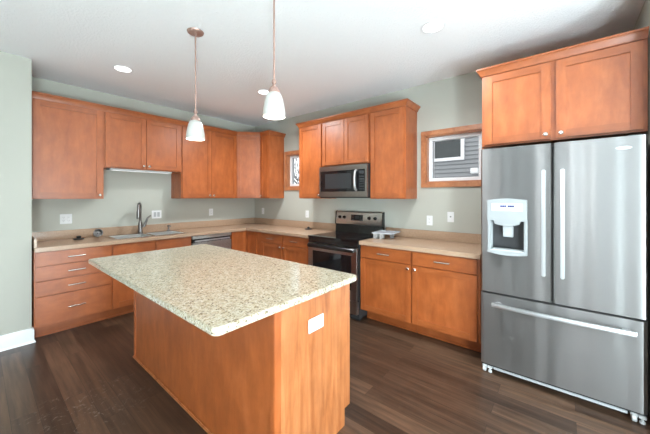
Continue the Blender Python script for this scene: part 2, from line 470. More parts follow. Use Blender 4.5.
mb.box(-0.13, -0.10, 0.0, 0.10, 2.56, 2.62, .01).build('vent_hood', vinyl, nh)
mb = MB(); mb.prism([(-0.4, -4.8), (5.4, -4.8), (5.4, 2.1), (-0.4, 2.1)], 6.0, 6.2); mb.build('roof', roof_m, nh)
struct('ground', MB().box(0.2, 30, -12, 22, -0.75, -0.6), snow, label='snowy ground outside', cat='ground')
def tree(loc, seed, label):
    rnd = random.Random(seed)
    t = thing('bare_tree', label, 'tree', loc)
    mb = MB()
    def branch(p, d, L, r, k):
        pts = [p]; q = Vector(p); dd = Vector(d)
        for i in range(4):
            dd = (dd + Vector((rnd.uniform(-.22, .22), rnd.uniform(-.22, .22), rnd.uniform(-.1, .2)))).normalized()
            q = q + dd * L / 4; pts.append(q.copy())
        mb.tube(pts, [r * (1 - .14 * i) for i in range(5)], 6)
        if k == 0: return
        for i in range(4 if k > 1 else 5):
            bp = pts[rnd.randint(1, 4)]
            nd_ = (dd + Vector((rnd.uniform(-1, 1), rnd.uniform(-1, 1), rnd.uniform(-.3, .7)))).normalized()
            branch(bp, nd_, L * rnd.uniform(.5, .72), r * .5, k - 1)
    branch((0, 0, 0), (0, 0, 1), 2.4, .055, 4)
    mb.build('trunk', bark, t, smooth=60)
tree((5.2, 2.75, -0.6), 3, 'bare dark tree outside the small window')

# ------------------------------------------------------------------ cabinet builders (local: x along the front, front faces -y, z up)
def door_mb(x0, x1, z0, z1, yf, t=0.02, rail=0.058, slab=False):
    mb = MB()
    if slab:
        return mb.box(x0, x1, yf, yf + t, z0, z1, 0.004, 1)
    b = 0.0025
    mb.box(x0, x0 + rail, yf, yf + t, z0, z1, b, 0); mb.box(x1 - rail, x1, yf, yf + t, z0, z1, b, 0)
    mb.box(x0 + rail, x1 - rail, yf, yf + t, z0, z0 + rail, b, 1); mb.box(x0 + rail, x1 - rail, yf, yf + t, z1 - rail, z1, b, 1)
    mb.box(x0 + rail - .004, x1 - rail + .004, yf + .009, yf + t - .002, z0 + rail - .004, z1 - rail + .004, 0, 0)
    return mb
def knob(x, y, z, parent):
    prof = [(0, 0.026), (0.010, 0.0255), (0.0145, 0.022), (0.015, 0.018), (0.011, 0.013), (0.006, 0.010), (0.006, 0.002), (0.009, 0.0)]
    M = Matrix.Rotation(R(90), 4, 'X')
    mb = MB().lathe(prof, (x, y, z), 20, 0, M)
    return mb.build('knob', nickel, parent)
def pull(x, y, z, parent, L=0.14):
    mb = MB()
    pts = [(x - L / 2, y - .028, z), (x - L / 4, y - .032, z), (x + L / 4, y - .032, z), (x + L / 2, y - .028, z)]
    mb.tube(pts, 0.0058, 10)
    for s in (-1, 1): mb.tube([(x + s * (L / 2 - .022), y, z), (x + s * (L / 2 - .022), y - .03, z)], 0.005, 10)
    return mb.build('handle', nickel, parent)
CROWN = [(0, -0.012), (0.010, -0.012), (0.012, 0.0), (0.034, 0.034), (0.040, 0.036), (0.040, 0.050), (0, 0.050)]
def crown(parent, path, ztop):
    mb = MB(); mb.sweep(path, [(o, ztop + z) for o, z in CROWN], 0)
    return mb.build('crown_moulding', wood_h, parent)
def upper(label, loc, rz, W, Hh, D, doors, knobs, crownpath, group=None, ov=0.012, name='wall_cabinet', gap=0.004):
    t = thing(name, label, 'cabinet', loc, rz, group)
    yb, yf = -0.003, -(D - 0.02)
    mb = MB().box(0, W, yf, yb, 0, Hh, 0.0015, 0)
    mb.build('carcass', WOOD, t)
    n = doors; dw = (W - 2 * ov - gap * (n - 1)) / n
    for i in range(n):
        x0 = ov + i * (dw + gap)
        d = door_mb(x0, x0 + dw, 0.012, Hh - 0.022, yf - 0.0205).build('door', WOOD, t)
        k = knobs[i]
        if k: knob(x0 + (0.03 if k == 'l' else dw - 0.03), yf - 0.0205, 0.045, d)
    if crownpath: crown(t, crownpath, Hh)
    return t
UB, UT = 1.385, 2.44
UH = UT - UB
g_up = None
upper('single-door wall cabinet at the left end of the sink wall, beside the sage wall', (-3.03, 0, UB), 0, 0.61, UH, 0.35, 1, ['r'], [(0, -.33), (0.61, -.33)])
sc_ = upper('short two-door wall cabinet hanging above the sink', (-2.42, 0, 1.76), 0, 0.90, UT - 1.76, 0.35, 2, ['r', 'l'], [(0, -.33), (0.90, -.33)])
upper('tall two-door wall cabinet between the sink cabinet and the angled corner cabinet', (-1.52, 0, UB), 0, 0.91, UH, 0.35, 2, ['r', 'l'], [(0, -.33), (0.91, -.33)])
# angled corner cabinet
t = thing('corner_wall_cabinet', 'wall cabinet with an angled pale-looking door filling the corner', 'cabinet', (0, 0, UB))
MB().prism([(-.61, -.003), (-.61, -.33), (-.33, -.61), (-.003, -.61), (-.003, -.003)], 0, UH, 0).build('carcass', WOOD, t)
dl = math.hypot(.28, .28)
d = door_mb(0.014, dl - .014, 0.012, UH - .022, -.0205).build('door', WOOD, t, loc=(-.61, -.33, 0), rz=R(-45))
crown(t, [(-.61, -.33), (-.33, -.61)], UH)
upper('narrow wall cabinet at the left of the small window', (0, -0.61, UB), RW, 0.218, UH, 0.35, 1, ['l'], [(0, -.33), (0.218, -.33), (0.218, 0)])
upper('single-door wall cabinet at the left of the microwave', (0, -1.52, UB), RW, 0.446, UH, 0.35, 1, ['r'], [(0, 0), (0, -.33), (0.446, -.33)])
upper('short two-door wall cabinet directly above the microwave', (0, -1.967, 1.823), RW, 0.76, UT - 1.823, 0.35, 2, [None, None], [(0, -.33), (0.76, -.33)])
upper('single-door wall cabinet at the right of the microwave', (0, -2.728, UB), RW, 0.452, UH, 0.35, 1, [None], [(0, -.33), (0.452, -.33), (0.452, 0)])
upper('deep two-door cabinet above the steel refrigerator', (0, -4.003, 1.832), RW, 0.955, UT - 1.832, 0.65, 2, ['r', 'l'], [(0, 0), (0, -.63), (0.955, -.63)], ov=0.022, gap=0.03)

# ------------------------------------------------------------------ base cabinets
BT = 0.873; TK = 0.137; BF = -0.61
def base_carcass(t, W, x0=0.0, back=-0.003):
    mb = MB().box(x0, W, BF, back, TK, BT, 0.0015, 0)
    mb.build('carcass', WOOD, t)
    mb = MB().box(x0, W, -0.465, -0.42, 0.0, TK, 0, 1)
    mb.box(x0, W, -0.483, -0.465, 0.0, 0.02, 0.006, 1)
    mb.build('toe_kick', WOOD, t)
def slab_front(t, x0, x1, z0, z1, name='drawer', handle=True, shaker=False):
    o = door_mb(x0, x1, z0, z1, BF - .0205, slab=True).build(name, WOOD, t)
    if handle: pull((x0 + x1) / 2, BF - .0205, (z0 + z1) / 2, o)
    return o
# four-drawer unit
t = thing('drawer_cabinet', 'four-drawer base cabinet at the left end of the sink counter', 'cabinet', (-3.03, 0, 0))
base_carcass(t, 0.62)
for z0, z1 in ((.733, .868), (.588, .727), (.438, .582), (TK + .012, .432)): slab_front(t, .010, .613, z0, z1)
# sink base
t = thing('sink_cabinet', 'base cabinet with false drawer fronts under the sink', 'cabinet', (-2.41, 0, 0))
mb = MB().box(0, .9, BF, -.59, TK, BT, 0, 0); mb.box(0, .018, -.59, -.003, TK, BT); mb.box(.882, .9, -.59, -.003, TK, BT); mb.box(0.018, .882, -.59, -.003, TK, TK + .02)
mb.build('carcass', WOOD, t)
mb = MB().box(0, .9, -0.465, -0.42, 0.0, TK, 0, 1); mb.box(0, .9, -.479, -.465, 0, .018, .004, 1); mb.build('toe_kick', WOOD, t)
for x0, x1, k in ((.006, .448, 'r'), (.454, .894, 'l')):
    slab_front(t, x0, x1, .733, .868, 'false_front', False)
    d = door_mb(x0, x1, TK + .012, .727, BF - .0205).build('door', WOOD, t)
    knob(x1 - .03 if k == 'r' else x0 + .03, BF - .0205, .69, d)
# corner base
t = thing('corner_base_cabinet', 'corner base cabinet with two doors meeting at the inside corner', 'cabinet', (0, 0, 0))
MB().prism([(-.895, -.003), (-.895, BF), (BF, BF), (BF, -.89), (-.003, -.89), (-.003, -.003)], TK, BT).build('carcass', WOOD, t)
mb = MB(); mb.prism([(-.895, -.42), (-.895, -.465), (-.465, -.465), (-.465, -.89), (-.42, -.89), (-.42, -.42)], 0, TK, 1); mb.build('toe_kick', WOOD, t)
door_mb(-.89, BF - .022, TK + .012, .868, BF - .0205).build('door', WOOD, t)
d = door_mb(0.022, .275, TK + .012, .868, -.0205).build('door', WOOD, t, loc=(BF, BF, 0), rz=RW)
# two-drawer two-door base on the right wall
def base_dd(label, y0, W, units, filler=0.0):
    t = thing('base_cabinet', label, 'cabinet', (0, y0, 0), RW)
    base_carcass(t, W)
    for x0, x1, k in units:
        slab_front(t, x0, x1, .733, .866)
        d = door_mb(x0, x1, TK + .012, .727, BF - .0205).build('door', WOOD, t)
        knob(x1 - .03 if k == 'r' else x0 + .03, BF - .0205, .69, d)
    return t
base_dd('two-drawer base cabinet between the inside corner and the range', -.892, 1.106, ((.112, .577, 'r'), (.589, 1.098, 'l')))
base_dd('base cabinet just right of the range, one drawer over a door', -2.768, .605, ((.010, .600, 'r'),))
base_dd('base cabinet between its twin and the refrigerator, one drawer over a door', -3.375, .612, ((.006, .590, 'l'),))

# ------------------------------------------------------------------ laminate countertops
CT0, CT1, CE = 0.875, 0.914, -0.65
t = thing('countertop', 'L-shaped tan laminate counter running from the sink into the corner', 'countertop', (0, 0, 0))
SX0, SX1, SY0, SY1 = -2.355, -1.545, -.555, -.085
mb = MB()
mb.box(-3.03, SX0, CE + .01, -.003, CT0, CT1); mb.box(SX0, SX1, CE + .01, SY0, CT0, CT1); mb.box(SX0, SX1, SY1, -.003, CT0, CT1); mb.box(SX1, CE + .01, CE + .01, -.003, CT0, CT1)
mb.box(CE + .01, -.003, -2.0, -.003, CT0, CT1)
mb.build('worktop', laminate, t, smooth=0)
mb = MB(); mb.box(-3.03, CE + .01, CE, CE + .012, CT0 - .002, CT1 + .001, .004); mb.box(CE, CE + .012, -2.0, CE + .005, CT0 - .002, CT1 + .001, .004)
mb.build('front_edge', laminate, t)
mb = MB(); mb.box(-3.03, -.003, -.022, -.003, CT1, 1.016, .003); mb.box(-.022, -.003, -2.0, -.02, CT1, 1.016, .003); mb.box(-3.03, -3.01, CE + .04, -.02, CT1, 1.0, .003)
mb.build('backsplash', laminate, t)
t = thing('countertop', 'tan laminate counter between the range and the refrigerator', 'countertop', (0, -2.768, 0), RW)
mb = MB().box(0, 1.225, CE + .01, -.003, CT0, CT1); mb.build('worktop', laminate, t, smooth=0)
mb = MB().box(0, 1.225, CE, CE + .012, CT0 - .002, CT1 + .001, .004); mb.build('front_edge', laminate, t)
MB().box(0, 1.225, -.022, -.003, CT1, 1.016, .003).build('backsplash', laminate, t)

# ------------------------------------------------------------------ sink and faucet
t = thing('sink', 'double-bowl stainless steel sink set into the counter', 'sink', (0, 0, CT1))
rim = MB(); z1 = .004
x0, x1, y0, y1 = -2.375, -1.525, -.572, -.062
bowls = ((-2.335, -1.965, -.535, -.165), (-1.925, -1.565, -.535, -.165))
rim.box(x0, x1, y0, -.535, 0.0006, z1); rim.box(x0, x1, -.165, y1, 0.0006, z1)
rim.box(x0, -2.335, -.535, -.165, 0.0006, z1); rim.box(-1.965, -1.925, -.535, -.165, 0.0006, z1); rim.box(-1.565, x1, -.535, -.165, 0.0006, z1)
rim.build('rim', rim_steel, t)
for (a, b_, c, d_) in bowls:
    m2 = MB(); w = .004; dz = -.19
    m2.box(a, a + w, c, d_, dz, .001); m2.box(b_ - w, b_, c, d_, dz, .001); m2.box(a, b_, c, c + w, dz, .001); m2.box(a, b_, d_ - w, d_, dz, .001); m2.box(a, b_, c, d_, dz - w, dz)
    bo = m2.build('bowl', sink_steel, t)
    MB().lathe([(0, dz + .004), (.045, dz + .004), (.05, dz + .0005)], ((a + b_) / 2, (c + d_) / 2, 0), 20).build('drain', faucet_m, bo)
t = thing('faucet', 'dark steel gooseneck kitchen faucet behind the sink', 'faucet', (-1.965, -.112, CT1 + .004), 0)
MB().lathe([(0, 0), (.029, 0), (.034, .008), (.029, .014), (.026, .06), (.025, .13), (.020, .15), (0, .15)], seg=24).build('base', faucet_m, t)
pts = [(0, 0, .12), (0, 0, .34)]
rr = .062; dx, dy = -.45, -.89
for k in range(1, 10):
    a = PI * k / 9.0
    pts.append((dx * rr * (1 - math.cos(a)), dy * rr * (1 - math.cos(a)), .34 + rr * math.sin(a)))
pts.append((dx * rr * 2, dy * rr * 2, .31))
MB().tube(pts, .0165, 14).build('gooseneck', faucet_m, t)
e = Vector((dx * rr * 2, dy * rr * 2, 0))
MB().lathe([(0, .20), (.021, .20), (.024, .215), (.023, .29), (.018, .325), (0, .325)], (e.x, e.y, 0), 20).build('spray_head', faucet_m, t)
mb = MB().tube([(.015, -.005, .085), (.05, -.01, .095)], .015, 14)
mb.tube([(.045, -.01, .09), (.062, -.012, .14), (.085, -.014, .20), (.125, -.016, .235)], [.018, .015, .012, .010], 12)
mb.build('lever', faucet_m, t)
t = thing('soap_pump', 'short steel soap pump at the right end of the sink', 'soap dispenser', (-1.60, -.112, CT1 + .004))
MB().lathe([(0, 0), (.024, 0), (.022, .012), (.012, .018), (.010, .06), (0, .06)], seg=20).build('base', faucet_m, t)
mb = MB().lathe([(0, .058), (.018, .058), (.019, .075), (.014, .082), (0, .082)], seg=20); mb.tube([(0, 0, .07), (0, -.055, .072), (0, -.065, .062)], .007, 10)
mb.build('pump_head', faucet_m, t)
# small things lying on the counter
t = thing('sink_stopper', 'black rubber sink stopper lying on the counter left of the sink', 'stopper', (-2.625, -.20, CT1 + .0005))
MB().lathe([(0, 0), (.048, 0), (.050, .006), (.045, .012), (.02, .016), (0, .016)], seg=24).build('disc', black_mat, t)
MB().lathe([(0, .015), (.018, .015), (.022, .03), (.024, .036), (.014, .042), (0, .042)], seg=20).build('grip', black_mat, t)
t = thing('sink_strainer', 'shiny steel sink strainer lying on its side next to the sink', 'strainer', (-2.44, -.17, CT1 + .0525))
M = Matrix.Rotation(R(70), 4, 'X')
mb = MB().lathe([(.040, -.035), (.046, .02), (.048, .022), (.048, .026), (.043, .026), (.036, -.031), (0, -.031), (0, -.035)], seg=28, M=M, closed=True)
mb.build('basket', faucet_m, t)
MB().lathe([(0, .03), (.01, .03), (.011, .012), (.006, .008), (.006, -.032), (0, -.032)], seg=14, M=M).build('post', faucet_m, t)
t = thing('sink_stopper', 'black rubber stopper lying on the counter just left of the range', 'stopper', (-.16, -1.545, CT1 + .0005))
MB().lathe([(0, 0), (.055, 0), (.057, .006), (.052, .012), (.02, .016), (0, .016)], seg=24).build('disc', black_mat, t)
MB().lathe([(0, .015), (.016, .015), (.020, .03), (.012, .040), (0, .040)], seg=20).build('grip', black_mat, t)
# plastic tray on the right counter
t = thing('plastic_tray', 'clear white plastic tray standing on small cartons on the counter right of the range', 'tray', (-.25, -2.90, CT1 + .0005 + .062), R(8))
mb = MB(); mb.box(-.13, .13, -.12, .12, 0, .004, .0015)
for a in ((-.14, -.128, -.13, .13), (.128, .14, -.13, .13), (-.14, .14, -.13, -.118), (-.14, .14, .118, .13)): mb.box(a[0], a[1], a[2], a[3], 0.002, .014, .002)
mb.build('tray', clear_plastic, t)
for i, (x, y) in enumerate(((-.345, -2.815), (-.33, -2.885), (-.20, -2.95))):
    c = thing('small_carton', ['small white carton under the tray, nearest the range', 'small white carton in the middle under the tray', 'pale blue carton at the back under the tray'][i], 'carton', (x, y, CT1 + .0005), R([-6, 10, 25][i]))
    MB().box(-.026, .026, -.024, .024, 0, .0615, .003).build('box', white_plastic if i < 2 else clear_plastic, c)
    MB().box(-.0268, -.0255, -.017, .017, .015, .045, .0004).build('printed_label', grey_plastic, c)

# ------------------------------------------------------------------ dishwasher
t = thing('dishwasher', 'stainless steel dishwasher under the counter near the corner', 'dishwasher', (-1.505, 0, 0))
MB().box(.004, .604, -.57, -.02, .03, .868).build('tub', dark_grey, t)
d = MB().box(.006, .602, -.635, -.572, .13, .772, .006).build('door', dark_steel, t)
mb = MB().box(.006, .602, -.640, -.572, .826, .866, .006); mb.build('control_panel', light_steel, t)
MB().box(.010, .598, -.612, -.572, .774, .824, .002).build('handle_pocket', black_mat, t)
mb = MB(); mb.box(.03, .578, -.650, -.632, .786, .806, .006); mb.box(.05, .07, -.636, -.610, .79, .802); mb.box(.54, .56, -.636, -.610, .79, .802); mb.build('handle', handle_m, t)
MB().box(.006, .602, -.56, -.54, .0, .12).build('toe_panel', black_mat, t)

# ------------------------------------------------------------------ range
t = thing('range', 'freestanding electric range with black glass top and steel oven door', 'range', (0, -2.006, 0), RW)
W = .754
MB().box(0, W, -.625, -.03, .02, .895, .003).build('body', dark_grey, t)
ct = MB().box(-.002, W + .002, -.672, -.03, .896, .916, .006).build('cooktop', black_glass, t)
for (x, y, r) in ((.19, -.50, .115), (.56, -.50, .09), (.19, -.22, .085), (.56, -.22, .105)):
    MB().lathe([(r, .9163), (r, .9168), (r - .004, .9168), (r - .004, .9163)], (x, y, 0), 40, closed=True).build('burner_ring', ring_m, ct)
bgd = MB()
bgd.prism([(-.03, .916), (-.085, .916), (-.075, 1.03), (-.03, 1.03)], 0, W, M=Matrix(((0, 0, 1, 0), (1, 0, 0, 0), (0, 1, 0, 0), (0, 0, 0, 1))))
bgd.build('back_riser', black_gloss, t)
b2 = MB(); b2.prism([(-.03, 1.03), (-.082, 1.03), (-.086, 1.04), (-.068, 1.195), (-.055, 1.207), (-.03, 1.207)], .008, W - .008, M=Matrix(((0, 0, 1, 0), (1, 0, 0, 0), (0, 1, 0, 0), (0, 0, 0, 1))))
bgp = b2.build('control_panel', light_steel, t)
for a, b_ in ((-.002, .009), (W - .009, W + .002)): m3 = MB(); m3.prism([(-.028, 1.025), (-.088, 1.025), (-.090, 1.04), (-.071, 1.200), (-.055, 1.212), (-.028, 1.212)], a, b_, M=Matrix(((0, 0, 1, 0), (1, 0, 0, 0), (0, 1, 0, 0), (0, 0, 0, 1)))); m3.build('end_cap', black_gloss, bgp)
tilt = Matrix.Rotation(R(90) - math.atan2(.018, .155), 4, 'X')
def on_panel(z): return -.086 + (z - 1.04) / .155 * .018
for x in (.075, .155, .555, .645):
    z = 1.125
    kb = MB().lathe([(0, .026), (.017, .026), (.019, .022), (.022, .004), (.024, 0)], (x, on_panel(z) - .0005, z), 24, 0, tilt)
    k_ = kb.build('knob', black_gloss, bgp)
    MB().lathe([(.027, .0), (.027, .0012), (.0, .0012)], (x, on_panel(z) - .0003, z), 24, 0, tilt).build('knob_ring', light_steel, k_)
z0, z1 = 1.085, 1.165
dsp = MB(); q = [(-.001 + on_panel(z0), z0), (-.004 + on_panel(z0), z0), (-.004 + on_panel(z1), z1), (-.001 + on_panel(z1), z1)]
dsp.prism(q, .265, .455, M=Matrix(((0, 0, 1, 0), (1, 0, 0, 0), (0, 1, 0, 0), (0, 0, 0, 1))))
dp = dsp.build('display', black_glass, bgp)
dg = MB(); zc = 1.13
for i, x in enumerate((.335, .352, .372, .389)):
    for (dx_, dz_, w_, h_) in ((0, .018, .009, .002), (0, 0, .009, .002), (0, -.018, .009, .002), (-.005, .009, .002, .015), (.005, -.009, .002, .015), (.005, .009, .002, .015)):
        zz = zc + dz_ ; dg.box(x + dx_ - w_ / 2, x + dx_ + w_ / 2, on_panel(zz) - .0052, on_panel(zz) - .0035, zz - h_ / 2, zz + h_ / 2)
for x in (.285, .305, .418, .437):
    for zz in (1.10, 1.125, 1.15): dg.box(x - .006, x + .006, on_panel(zz) - .0048, on_panel(zz) - .0035, zz - .004, zz + .004)
dg.build('digits', ring_m, dp)
MB().box(.004, W - .004, -.660, -.625, .835, .893, .004).build('front_fascia', black_gloss, t)
od = MB()
frame_x = (.004, W - .004)
od.box(.004, .085, -.668, -.628, .232, .828, .004); od.box(W - .085, W - .004, -.668, -.628, .232, .828, .004)
od.box(.085, W - .085, -.668, -.628, .232, .34, .002); od.box(.085, W - .085, -.668, -.628, .735, .828, .002); od.box(.08, W - .08, -.655, -.628, .33, .74)
od = od.build('oven_door', dark_steel, t)
MB().box(.083, W - .083, -.6665, -.656, .338, .737, .001).build('oven_window', black_glass, od)
hb = MB(); hb.box(.02, W - .02, -.715, -.688, .778, .825, .011, seg=3); hb.box(.03, .07, -.69, -.664, .785, .818); hb.box(W - .07, W - .03, -.69, -.664, .785, .818)
hb.build('handle', black_gloss, od)
sd = MB().box(.004, W - .004, -.664, -.628, .075, .222, .005).build('storage_drawer', dark_steel, t)
MB().box(.006, W - .006, -.61, -.59, .0, .07).build('kick_plate', black_mat, t)
for x in (.03, W - .03): MB().lathe([(0, 0), (.018, 0), (.018, .02), (0, .02)], (x, -.56, 0), 14).build('foot', black_mat, t)

# ------------------------------------------------------------------ microwave
t = thing('microwave', 'over-the-range steel microwave with a black glass door', 'microwave', (0, -1.970, 1.394), RW)
W, Hm = .755, .416
MB().box(0, W, -.365, -.004, 0.012, Hm, .002).build('body', dark_grey, t)
MB().box(.0, W, -.385, -.02, 0, .014, .004).build('underside_vent', dark_grey, t)
fr = MB(); fx = -.405
fr.box(0, W, fx, -.366, Hm - .062, Hm, .004); fr.box(0, W, fx, -.366, .016, .082, .004)
fr.box(0, .022, fx, -.366, .08, Hm - .06, .002); fr.box(W - .03, W, fx, -.366, .08, Hm - .06, .002); fr.box(.02, W - .028, fx + .018, -.366, .08, Hm - .06)
fr.build('face_frame', micro_steel, t)
dr = MB().box(.023, .635, fx - .002, fx + .017, .083, Hm - .063, .004).build('door', black_glass, t)
MB().box(.11, .53, fx - .0035, fx - .0005, .12, Hm - .10, .001).build('window_mesh', mat('microwave_window', (0.03, 0.032, 0.034), 0.12), dr)
hp = [(.603, fx, .095), (.603, fx - .028, .115), (.603, fx - .040, .17), (.603, fx - .044, .22), (.603, fx - .040, .275), (.603, fx - .028, .325), (.603, fx, .345)]
MB().tube(hp, .014, 14).build('handle', handle_m, dr)
cp = MB().box(.638, W - .031, fx - .001, fx + .017, .083, Hm - .063, .003).build('control_panel', black_glass, t)
bt = MB()
for i in range(3):
    for j in range(6): bt.box(.650 + i * .023, .667 + i * .023, fx - .002, fx, .105 + j * .03, .122 + j * .03)
bt.box(.650, .713, fx - .002, fx, .30, .335)
bt.build('keypad', mat('keypad_grey', (0.035, 0.037, 0.04), 0.3), cp)
MB().box(.10, .65, fx + .01, fx + .014, Hm + .0, Hm + .002).build('top_grille', black_mat, t)

# ------------------------------------------------------------------ refrigerator
t = thing('refrigerator', 'large stainless steel French-door refrigerator with bottom freezer drawer', 'refrigerator', (0, -4.022, 0), RW)
W = .916; F0 = -.782; F1 = -.712
MB().box(.004, W - .004, -.705, -.04, .055, 1.775, .004).build('body', dark_grey, t)
def door_hole(x0, x1, z0, z1, hole=None, bulge=0.003):
    # rounded door slab; its front is gently bowed and may have a rectangular opening
    b = bmesh.new(); w = x1 - x0
    xs = sorted(set([x0 + w * k / 36 for k in range(37)] + [x0 + w * q for q in (.02, .035, .045, .955, .965, .98)] + ([hole[0], hole[1]] if hole else [])))
    zs = [z0 + (z1 - z0) * k / 10 for k in range(11)] if not hole else [z0, hole[2], hole[3], z1]
    def wave(x, z): return .0007 * math.sin(2 * PI * (x * 5.3 + .05 * math.sin(z * 9))) + .0004 * math.sin(2 * PI * (x * 9.7 + .2 + .06 * math.sin(z * 13 + 1)))
    def fy(x, z): u = (x - x0) / w * 2 - 1; e = max(0, abs(u) - .96) / .04; return F0 - bulge * (1 - u * u) * .5 + .010 * e * e + wave(x, z if z1 < 1 else 0)
    G = {(i, j): b.verts.new((x, fy(x, z), z)) for i, x in enumerate(xs) for j, z in enumerate(zs)}
    B = {(i, j): b.verts.new((x, F1, z)) for i, x in enumerate(xs) for j, z in enumerate(zs)}
    n, m = len(xs), len(zs)
    inside = lambda i, j: hole and hole[0] - 1e-6 <= (xs[i] + xs[i + 1]) / 2 <= hole[1] and hole[2] <= (zs[j] + zs[j + 1]) / 2 <= hole[3]
    for i in range(n - 1):
        for j in range(m - 1):
            if inside(i, j): continue
            b.faces.new([G[i, j], G[i + 1, j], G[i + 1, j + 1], G[i, j + 1]]); b.faces.new([B[i, j], B[i, j + 1], B[i + 1, j + 1], B[i + 1, j]])
    def wall(p, q): b.faces.new([G[p], G[q], B[q], B[p]])
    for i in range(n - 1): wall((i, 0), (i + 1, 0)); wall((i, m - 1), (i + 1, m - 1))
    for j in range(m - 1): wall((0, j), (0, j + 1)); wall((n - 1, j), (n - 1, j + 1))
    if hole:
        i0 = xs.index(hole[0]); i1 = xs.index(hole[1])
        for i in range(i0, i1): wall((i, 1), (i + 1, 1)); wall((i, 2), (i + 1, 2))
        wall((i0, 1), (i0, 2)); wall((i1, 1), (i1, 2))
    bmesh.ops.recalc_face_normals(b, faces=b.faces)
    mb = MB(); mb.add(b); return mb
hole = (.072, .292, .990, 1.225)
dl_ = door_hole(.002, .456, .655, 1.79, hole).build('door', fridge_steel, t, smooth=25, uv=True)
dr_ = door_hole(.462, W - .002, .655, 1.79).build('door', fridge_steel, t, smooth=25, uv=True)
dw_ = door_hole(.002, W - .002, .075, .640).build('freezer_drawer', fridge_steel, t, smooth=25, uv=True)
MB().box(.004, W - .004, -.765, -.71, .058, .073).build('drawer_lip', dark_grey, dw_)
def vbar(x, z0, z1, parent):
    mb = MB().box(x - .0125, x + .0125, F0 - .062, F0 - .040, z0, z1, .006, seg=3)
    for z in (z0 + .035, z1 - .035): mb.box(x - .010, x + .010, F0 - .044, F0 + .004, z - .022, z + .022, .003)
    return mb.build('handle', handle_m, parent)
vbar(.408, .845, 1.60, dl_); vbar(.512, .845, 1.60, dr_)
hb = MB(); N = 10; hx0, hx1 = .085, .862
pts = []
b = bmesh.new(); rings = []
for k in range(N + 1):
    x = hx0 + (hx1 - hx0) * k / N; u = 2 * k / N - 1
    y = F0 - .040 - .016 * (1 - u * u); 
    rings.append([b.verts.new((x, y + dy_, .567 + dz_)) for dy_, dz_ in ((-.012, -.012), (-.014, 0), (-.010, .014), (.006, .016), (.010, .012), (.010, -.012), (.004, -.015))])
for A, B_ in zip(rings, rings[1:]):
    for k in range(7): b.faces.new([A[k], A[(k + 1) % 7], B_[(k + 1) % 7], B_[k]])
b.faces.new(rings[0]); b.faces.new(rings[-1]); bmesh.ops.recalc_face_normals(b, faces=b.faces)
hb.add(b)
for x in (hx0 + .02, hx1 - .06): hb.box(x, x + .04, F0 - .042, F0 + .006, .557, .579, .003)
hb.build('handle', handle_m, dw_)
# water and ice dispenser
dx0, dx1, dz0, dz1 = .052, .312, .962, 1.392
ds = MB()
def slab(x0, x1, z0, z1, y0=F0 - .020, y1=F0 + .004, bv=.004): ds.box(x0, x1, y0, y1, z0, z1, bv)
slab(dx0, hole[0] + .001, dz0 + .008, dz1 - .008); slab(hole[1] - .001, dx1, dz0 + .008, dz1 - .008)
arc = lambda zb, s: [(dx0 + (dx1 - dx0) * k / 12, zb + s * .016 * (1 - (2 * k / 12 - 1) ** 2)) for k in range(13)]
XZ = Matrix(((1, 0, 0, 0), (0, 0, 1, 0), (0, 1, 0, 0), (0, 0, 0, 1)))
top = [(hole[0], hole[3] - .002)] ; 
ds.prism([(dx0, hole[3])] + [(dx1, hole[3])] + list(reversed(arc(dz1 - .012, 1))), F0 - .021, F0 + .004, M=XZ)
ds.prism([(dx1, hole[2])] + [(dx0, hole[2])] + arc(dz0 + .012, -1), F0 - .021, F0 + .004, M=XZ)
dso = ds.build('dispenser', disp_grey, dl_)
cv = MB(); cb = F1 + .055
cv.box(hole[0], hole[1], cb, cb + .004, hole[2], hole[3]); cv.box(hole[0] - .001, hole[0] + .003, F0 - .004, cb, hole[2], hole[3]); cv.box(hole[1] - .003, hole[1] + .001, F0 - .004, cb, hole[2], hole[3])
cv.box(hole[0], hole[1], F0 - .004, cb, hole[3] - .003, hole[3]); cv.box(hole[0], hole[1], F0 - .014, cb, hole[2], hole[2] + .008)
cv.build('cavity', cavity_grey, dso)
MB().prism([(.092, 1.226), (.272, 1.226), (.262, 1.198), (.232, 1.190), (.182, 1.182), (.132, 1.190), (.102, 1.198)], F0 - .016, F0 + .012, M=XZ).build('nozzle_cover', disp_grey, dso)
MB().box(.150, .222, F0 + .018, F0 + .028, 1.095, 1.185, .006, M=None).build('paddle', grey_plastic, dso)
MB().box(.084, .280, F0 - .010, F0 + .06, hole[2] + .008, hole[2] + .014, .002).build('drip_tray', grey_plastic, dso)
pn = MB().box(.080, .285, F0 - .0235, F0 - .019, 1.298, 1.358, .0015).build('display_panel', white_plastic, dso)
m5 = MB()
for k in range(3): m5.box(.140 + k * .014, .152 + k * .014, F0 - .0245, F0 - .023, 1.329, 1.343)
for k in range(3): m5.box(.190 + k * .014, .202 + k * .014, F0 - .0245, F0 - .023, 1.329, 1.343)
m5.build('display_digits', screen_blue, pn)
